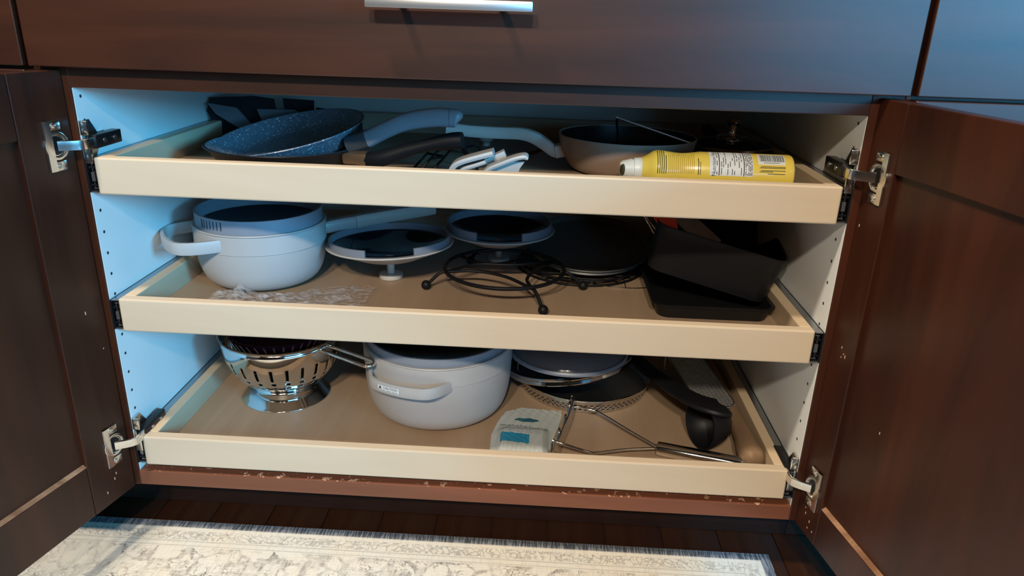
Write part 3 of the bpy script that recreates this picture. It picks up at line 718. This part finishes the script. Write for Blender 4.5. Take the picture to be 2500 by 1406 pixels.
# dark round pan on racks
t = thing('cooling_rack', 'round black wire rack under the dark round pan', 'rack', (.17, .33, T2))
for r_, z_ in ((.112, T2+.003), (.106, T2+.009)):
    q = bm_(); tube(q, [(.175+r_*math.cos(a*math.pi/32), .338+r_*math.sin(a*math.pi/32), z_) for a in range(64)], .0022, 8, closed=True); obj('ring', q, 'blackwire', t)
for i in range(9):
    y = .25+i*.022; hw = math.sqrt(max(0, .108**2-(y-.338)**2)); q = bm_(); tube(q, [(.175-hw, y, T2+.006), (.175+hw, y, T2+.006)], .0016, 6); obj('wire', q, 'blackwire', t)
t = thing('round_pan', 'shallow dark round baking pan leaning behind the trivet', 'pan', (.18, .34, T2+.012))
pan_meshes(t, (.19, .354, .374), (0, -.17, 1), .112, .012, .1, 'darksteel', 'darksteel')
t = thing('steel_ring_rack', 'thin steel ring rack on the tray floor beside the black roasting pan', 'rack', (.245, .335, T2))
q = bm_(); tube(q, [(.248+.11*math.cos(a*math.pi/32), .337+.11*math.sin(a*math.pi/32), T2+.0012) for a in range(64)], .0012, 8, closed=True); obj('ring', q, 'polished', t)
for i in range(6):
    a = i*math.pi/6; q = bm_(); tube(q, [(.248-.109*math.cos(a), .337-.109*math.sin(a), T2+.0012), (.248+.109*math.cos(a), .337+.109*math.sin(a), T2+.0012)], .0009, 6); obj('spoke', q, 'steel', t)

# black rectangular pans
def rrect(hx, hy, r, n=6):
    out = []
    for cx, cy, a0 in ((hx-r, hy-r, 0), (-hx+r, hy-r, 90), (-hx+r, -hy+r, 180), (hx-r, -hy+r, 270)):
        for k_ in range(n+1):
            a = math.radians(a0+90*k_/n); out.append((cx+r*math.cos(a), cy+r*math.sin(a)))
    return out
def tin(bm, T, hx, hy, h, flare, r, th=.0018, lip=.004):
    lv = [(hx-flare, hy-flare, 0, r), (hx, hy, h, r), (hx+lip, hy+lip, h+.0005, r+lip), (hx+lip, hy+lip, h-.0012, r+lip), (hx-th*.2, hy-th*.2, h-.002, r)]
    outer = [(hx-flare, hy-flare, 0, r), (hx, hy, h-.002, r), (hx+lip, hy+lip, h-.0015, r+lip), (hx+lip, hy+lip, h, r+lip), (hx-th, hy-th, h, r), (hx-flare-th, hy-flare-th, th, r)]
    rings = [[bm.verts.new(T @ Vector((x, y, z))) for x, y in rrect(a, b2, rr_)] for a, b2, z, rr_ in outer]
    for i in range(len(rings)-1):
        A, B2 = rings[i], rings[i+1]
        for k_ in range(len(A)):
            k2 = (k_+1) % len(A); bm.faces.new((A[k_], A[k2], B2[k2], B2[k_]))
    bm.faces.new(rings[0][::-1]); bm.faces.new(rings[-1])
q = bm_(); tin(q, Matrix.Translation((.366, .255, T2+.0005)), .088, .15, .022, .006, .018)
tag(obj('baking_tin', q, 'nonstick'), 'flat black baking tin under the tilted roasting pan', 'baking tin')
q = bm_()
TT = Matrix.Translation((.3755, .262, .374)) @ Matrix.Rotation(math.radians(-9), 4, 'Z') @ Matrix.Rotation(math.radians(13), 4, 'Y')
tin(q, TT, .1, .125, .074, .008, .022, lip=.0012)
tag(obj('roasting_pan', q, 'nonstick'), 'deep black roasting pan tilted to the right with things inside', 'pan')
t = thing('wooden_board', 'narrow brown board leaning in the black roasting pan', 'board', (.36, .2, .38))
q = bm_(); plate(q, [(-.016, -.026), (.016, -.026), (.016, .075), (-.016, .075)], .004, frame((.347, .172, .4465), (.70, .5, .32), (-.64, .6, .48))); obj('slat', q, 'board', t)
t = thing('red_packet', 'small red plastic piece at the top of the black roasting pan', 'packet', (.3, .17, .45))
q = bm_(); plate(q, [(-.025, .012), (-.01, -.006), (.008, -.014), (.021, -.012), (.01, .02)], .01, frame((.291, .185, .464), (1, .1, -.1), (0, .25, 1))); obj('piece', q, 'red', t)
t = thing('wire_whisk', 'thin steel wires poking out of the black roasting pan', 'utensil', (.28, .2, .42))
for pts in ([(.258, .2, .473), (.270, .195, .454), (.279, .19, .441), (.292, .185, .428), (.31, .2, .40)], [(.262, .205, .472), (.276, .2, .452), (.288, .195, .438), (.31, .21, .40)], [(.280, .19, .447), (.290, .195, .462)]):
    q = bm_(); tube(q, spline(pts, 4), .0011, 6); obj('wire', q, 'polished', t)

# ================================================================== LOWER TRAY
CC = (-.334, .219)
t = thing('colander', 'polished steel colander on a flared foot in the lower tray', 'colander', (*CC, T3))
q = bm_(); NS = 240; rows = []
zb, zr = .143, .2335
def bowl_r(z):
    k_ = (z-zb)/(zr-zb); return .052+(.1005-.052)*(1-(1-k_)**2.1)**.62 if k_ > 0 else .052
zsl = [zb, .147, .151, .155, .1575, .160, .1635, .1665, .1695, .1745, .177, .180, .184, .188, .192, .196, .200, .203, .206, .212, .218, .224, .2335]
rows = [(bowl_r(z), z) for z in zsl]
def hole(i, k_):
    z = zsl[i]; ph = k_ % 10
    if .1799 <= z < .2025: return ph in (4, 5)
    if .1694 <= z < .1744: return ph in (4, 5, 6)
    if .1599 <= z < .1634: return ph in (4, 5, 6)
    return False
lathe(q, [(0, zb-.003), (.03, zb-.0025)]+rows, NS, (*CC, 0), hole=lambda i, k_: i >= 2 and hole(i-2, k_)); obj('bowl', q, 'polished', t, solid=.0009)
q = bm_(); lathe(q, [(.1005, .2325), (.104, .234), (.1045, .2355), (.102, .2365), (.099, .235)], 96, (*CC, 0)); obj('rim', q, 'polished', t)
q = bm_(); lathe(q, [(.049, .1445), (.0505, .139), (.0535, .134), (.0565, .1325), (.064, .127), (.0705, .119), (.0745, .1155), (.0755, .1145)], 96, (*CC, 0)); obj('foot_ring', q, 'polished', t, solid=.001)
q = bm_()
d_ = Vector((.86, -.49, 0)).normalized(); n_ = Vector((.49, .86, 0)).normalized(); o0 = Vector((*CC, .2305))+d_*.098
loop = [o0+n_*.010, o0+d_*.05+n_*.0105, o0+d_*.098+n_*.0105, o0+d_*.107+n_*.008, o0+d_*.111, o0+d_*.107-n_*.008, o0+d_*.098-n_*.0105, o0+d_*.05-n_*.0105, o0-n_*.010]
tube(q, spline([p+Vector((0, 0, -.002)) for p in loop], 4), .0033, 10); obj('wire_handle', q, 'polished', t)
q = bm_(); lathe(q, [(0, .190), (.04, .1905), (.066, .203), (.081, .222), (.087, .2395), (.0845, .2395), (.0785, .223), (.064, .2055), (.04, .1935), (0, .193)], 72, (CC[0]-.004, CC[1]+.004, 0))
tag(obj('glass_bowl', q, 'redglass'), 'dark red glass bowl nested in the steel colander', 'bowl')

CB = (-.062, .216)
t = thing('stock_pot', 'large pale grey pot with caution sticker on its loop handle', 'pot', (*CB, T3))
pot(t, CB, T3+.0005, .235, .126, .098, .206, -108, .021, .72, .2065, .0098)
# caution sticker on the loop handle
rs_ = .126+.021+.0033+.0007
def onhandle(x, y, off=0.): 
    a = math.radians(-113)+x/rs_; return Vector((CB[0]+(rs_+off)*math.cos(a), CB[1]+(rs_+off)*math.sin(a), .2070+y))
q = bm_(); N_ = 10
for i in range(N_):
    x0, x1 = -.0195+.039*i/N_, -.0195+.039*(i+1)/N_
    q.faces.new([q.verts.new(onhandle(x0, -.0045)), q.verts.new(onhandle(x1, -.0045)), q.verts.new(onhandle(x1, .0045)), q.verts.new(onhandle(x0, .0045))])
bmesh.ops.remove_doubles(q, verts=q.verts, dist=.00001)
st = obj('sticker', q, 'labelwhite', t)
q = bm_(); map_into(q, text_bm('CAUTION', .0056), lambda x, y: onhandle(x+.0045, y+.0012, .0003))
q.faces.new([q.verts.new(onhandle(*p, .0003)) for p in ((-.0172, -.0012), (-.0118, -.0012), (-.0145, .004))])
for x0, x1 in ((-.0185, -.0125), (-.011, -.005), (-.0035, .006), (.0075, .017)): q.faces.new([q.verts.new(onhandle(*p, .0003)) for p in ((x0, -.0033), (x1, -.0033), (x1, -.0026), (x0, -.0026))])
obj('lettering', q, 'print', st)
t = thing('pot_lid', 'upturned lid with plain grey silicone ring on the large grey pot', 'lid', (*CB, .2355))
upturned_lid(t, CB, .2357, .1265, .0165, dome=.022)
q = bm_(); lathe(q, [(0, .214), (.006, .214), (.006, .205), (.018, .203), (.019, .196), (0, .195)], 32, (*CB, 0)); obj('knob', q, 'enamel', t)

# cleaner packet -----------------------------------------------------
A0 = [(.044, .03), (.039, .066), (.038, .11), (.046, .15), (.057, .184), (.083, .200)]; A1 = [(.126, .03), (.131, .066), (.139, .11), (.148, .147), (.153, .178), (.152, .195)]
def sm(x, a, b): t_ = max(0, min(1, (x-a)/(b-a))); return t_*t_*(3-2*t_)
def ph(x, y):
    """height of the packet surface: flat seal round a plump middle"""
    bulge = sm(x, .043, .06)*sm(.136, .120, .120) if False else sm(x, .043, .060)*(1-sm(x, .118, .136))*(1-sm(y, .112, .136))*sm(y, .026, .042)
    return T3+.0022+.0115*bulge+.0007*math.sin(x*420+y*160)*math.sin(y*330)+.0005*math.sin(x*900)
def pk(u, v):
    k_ = min(len(A0)-1.001, v*(len(A0)-1)); i = int(k_); f = k_-i
    p = Vector(A0[i]).lerp(Vector(A0[i+1]), f).lerp(Vector(A1[i]).lerp(Vector(A1[i+1]), f), u)
    return Vector((p.x, p.y, ph(p.x, p.y)))
def packet():
    t = thing('cleaner_packet', 'white packet with blue label lettered MICROWAVE CLEANER beside the large pot', 'packet', (.1, .13, T3))
    q = bm_(); n = 40; g = [[q.verts.new(pk(i/n, j/n)) for j in range(n+1)] for i in range(n+1)]
    for i in range(n):
        for j in range(n): q.faces.new((g[i][j], g[i+1][j], g[i+1][j+1], g[i][j+1]))
    lo = [v_ for row in (g[0], [r_[-1] for r_ in g], g[-1][::-1], [r_[0] for r_ in g][::-1]) for v_ in row[:-1]]
    bot = [q.verts.new((v_.co.x, v_.co.y, T3+.0004)) for v_ in lo]
    for i in range(len(lo)): j = (i+1) % len(lo); q.faces.new((lo[i], lo[j], bot[j], bot[i]))
    q.faces.new(bot)
    body = obj('pouch', q, 'pouch', t, angle=60)
    P3 = lambda x, y, off: Vector((x, y, ph(x, y)+off))
    def patch(bm, x0, x1, y0, y1, off, n=14, skew=-.13):
        gg = [[bm.verts.new(P3(x0+(x1-x0)*i/n, y0+(y1-y0)*j/n+skew*(x1-x0)*i/n, off)) for j in range(n+1)] for i in range(n+1)]
        for i in range(n):
            for j in range(n): bm.faces.new((gg[i][j], gg[i+1][j], gg[i+1][j+1], gg[i][j+1]))
    q = bm_(); patch(q, .0535, .0995, .0765, .1025, .0008); obj('blue_label', q, 'blueprint', body)
    q = bm_(); n = 24
    ring = [(math.cos(2*math.pi*i/n), math.sin(2*math.pi*i/n)) for i in range(n)]
    c0 = q.verts.new(P3(.094, .1585, .0009)); vs2 = [q.verts.new(P3(.094+.0205*a, .1585+.0058*b2-.04*.0205*a, .0009)) for a, b2 in ring]
    for i in range(n): q.faces.new((c0, vs2[i], vs2[(i+1) % n]))
    obj('logo_patch', q, 'tealprint', body)
    q = bm_(); map_into(q, text_bm('MICROWAVE CLEANER', .0082), lambda x, y: P3(.0905+x*.93, .1385+y-3.2*max(0, x+.022)**2, .0009)); obj('lettering', q, 'tealprint', body)
    q = bm_(); map_into(q, text_bm('all', .0105), lambda x, y: P3(.086+x+y*.25, .159+y*.9, .0013)); obj('logo_lettering', q, 'labelwhite', body)
    q = bm_(); rr = random.Random(8)
    for y in (.107, .1105, .114, .1175, .121):
        x = .056
        while x < .115:
            l = rr.uniform(.003, .009); patch(q, x, min(.118, x+l), y-.13*(x-.056), y-.13*(x-.056)+.0012, .0007, 2); x += l+.0015
    obj('fine_print', q, 'greyprint', body)
packet()

# smoky lid and strainers
t = thing('lid', 'smoky grey dome lid behind the large grey pot', 'lid', (.165, .26, .205))
CG = (.160, .252)
q = bm_(); lathe(q, [(.1, .2055), (.104, .2065), (.105, .2105), (.103, .2135), (.099, .212), (.098, .207)], 80, (*CG, 0)); lathe(q, [(.1, .2055), (.098, .207)], 80, (*CG, 0)); obj('rim', q, 'silicone', t)
q = bm_(); lathe(q, [(.1, .2115), (.095, .222), (.08, .232), (.05, .2405), (0, .244)], 80, (*CG, 0)); obj('dome', q, 'greyglass', t)
t = thing('strainer', 'steel strainer with bright rim and dark basket under the smoky lid', 'strainer', (.16, .3, T3))
TS = tilt((.165, .30, .172), (-.17, .10, 1))
q = bm_(); lathe(q, [(.119, -.002), (.1205, .0005), (.119, .003), (.1165, .0025), (.1165, -.0015), (.119, -.002)], 96, mat=TS); obj('rim', q, 'polished', t)
q = bm_(); lathe(q, [(.1165, -.004), (.118, -.009), (.1165, -.011), (.115, -.007), (.1165, -.004)], 96, mat=TS); obj('band', q, 'polished', t)
q = bm_(); lathe(q, [(.116, 0), (.105, -.014), (.08, -.021), (0, -.024)], 80, mat=TS); obj('basket', q, 'nonstick', t, solid=.001)
t = thing('steamer_basket', 'shallow perforated steel basket under the strainer', 'basket', (.192, .31, T3))
CS = (.194, .312); NP = 300; zz = [T3+.001, .1185, .1205, .1225, .1245, .1265, .1285, .1305, .1325, .1345, .1365, .139]
q = bm_(); lathe(q, [(0, T3+.0008), (.11, T3+.0008)]+[(.1165+.005*(z-T3)/.025, z) for z in zz], NP, (*CS, 0), hole=lambda i, k_: 4 <= i <= 9 and i % 2 == 0 and k_ % 4 in ((0, 1) if i % 4 == 0 else (2, 3))); obj('perforated_wall', q, 'steel', t, solid=.0006)
q = bm_(); lathe(q, [(.1215, .1385), (.1232, .139), (.1232, .1405), (.1215, .141)], 96, (*CS, 0)); obj('rim', q, 'polished', t)

# potato masher -------------------------------------------------------
t = thing('potato_masher', 'steel potato masher lying on its side in the lower tray', 'masher', (.28, .08, T3))
q = bm_(); H0, H1 = Vector((.300, .080, .1258)), Vector((.424, .047, .1258))
tube(q, [H0, H0.lerp(H1, .03), H0.lerp(H1, .97), H1], [.0104, .0112, .0112, .0104], 24); obj('handle', q, 'polished', t)
for pts in ([(.300, .079, .1262), (.25, .068, .128), (.205, .052, .130), (.19, .047, .134), (.16, .047, .143), (.140, .050, .147), (.136, .052, .143)], [(.300, .083, .1262), (.26, .118, .131), (.222, .153, .136), (.205, .163, .139), (.18, .166, .143), (.172, .166, .142)]):
    q = bm_(); tube(q, spline(pts, 5), .0022, 10); obj('shaft', q, 'polished', t)
q = bm_(); W_ = [(.138, .045), (.146, .06), (.152, .09), (.160, .12), (.166, .15), (.171, .18), (.173, .196)]
tube(q, spline([(x, y, .1325) for x, y in W_], 4), .0165, 10, w_=.0013, sq=6); obj('mashing_plate', q, 'steel', t)
q = bm_(); zig = []
for i, (x, y) in enumerate(spline([(x-.0045, y, 0) for x, y in W_], 5)[:, ] if False else [(v_.x, v_.y) for v_ in spline([(x-.0045, y, 0) for x, y in W_], 5)]):
    zig.append((x, y, .1325+.0175*math.sin(i*.9)))
tube(q, spline(zig, 3), .0021, 8); obj('zigzag_wire', q, 'polished', t)

# ladle ----------------------------------------------------------------
t = thing('ladle', 'black plastic ladle lying over the right of the lower tray', 'ladle', (.385, .12, T3))
TLd = tilt((.366, .108, .1565), (-.93, -.36, .05))
q = bm_(); R_ = .0415; prof = [(R_*math.sin(math.radians(a)), -R_*math.cos(math.radians(a))) for a in range(0, 96, 8)]; prof[0] = (0, -R_)
inn = [((R_-.0025)*math.sin(math.radians(a)), -(R_-.0025)*math.cos(math.radians(a))) for a in range(0, 96, 8)]; inn[0] = (0, -R_+.0025)
lathe(q, prof+inn[::-1], 48, mat=TLd @ Matrix.Diagonal((1, 1, 1.3, 1))); obj('bowl', q, 'rubber', t)
q = bm_(); P = spline([(.404, .102, .184), (.386, .098, .193), (.362, .113, .193), (.339, .147, .190), (.318, .186, .189), (.29, .237, .190), (.262, .30, .197), (.242, .35, .207)], 5)
tube(q, P, [.006]*len(P), 12, w_=[.016, .018, .020, .021, .022, .022, .022, .0215, .021, .0205, .020, .0195, .019, .0185, .018, .0175, .017, .0165, .016, .0155]+[.0145]*(len(P)-20), sq=3); obj('handle', q, 'rubber', t)

# woven mesh skimmer
t = thing('mesh_skimmer', 'woven steel mesh lying behind the black ladle', 'skimmer', (.4, .28, T3))
TMm = frame((.394, .275, .159), (.98, .2, .0), (-.2, .97, .10))
q = bm_()
for i in range(17): tube(q, [TMm @ Vector((-.029+i*.0036, -.098, .0006*(i % 2))), TMm @ Vector((-.029+i*.0036, .10, .0006*(i % 2)))], .0006, 4)
for j in range(54): tube(q, [TMm @ Vector((-.030, -.096+j*.0036, 0)), TMm @ Vector((.030, -.096+j*.0036, 0))], .0006, 4)
obj('mesh', q, 'satin', t, kind='stuff')
q = bm_(); tube(q, [TMm @ Vector((x, y, 0)) for x, y in rrect(.032, .102, .02)], .0016, 8, closed=True); obj('frame', q, 'steel', t)
q = bm_(); plate(q, rrect(.031, .1, .02), .0008, TMm @ Matrix.Translation((0, 0, -.004))); obj('backing', q, 'nonstick', t)
for sx in (-.03, .03):
    for sy in (-.06, .08):
        a = TMm @ Vector((sx, sy, 0)); q = bm_(); tube(q, [a, Vector((a.x, a.y, T3))], .0016, 6); obj('wire_leg', q, 'steel', t)

# wooden utensil
q = bm_(); P = [(.440, .385, .133), (.440, .30, .133), (.440, .22, .133), (.440, .15, .1335), (.440, .10, .134), (.438, .075, .1345), (.4395, .055, .1345), (.440, .046, .134), (.4405, .0415, .134)]
tube(q, P, [.010, .011, .012, .0135, .0165, .0185, .0185, .015, .007], 20)
tag(obj('rolling_pin', q, 'beech'), 'wooden rolling pin handle lying along the right side of the lower tray', 'rolling pin')
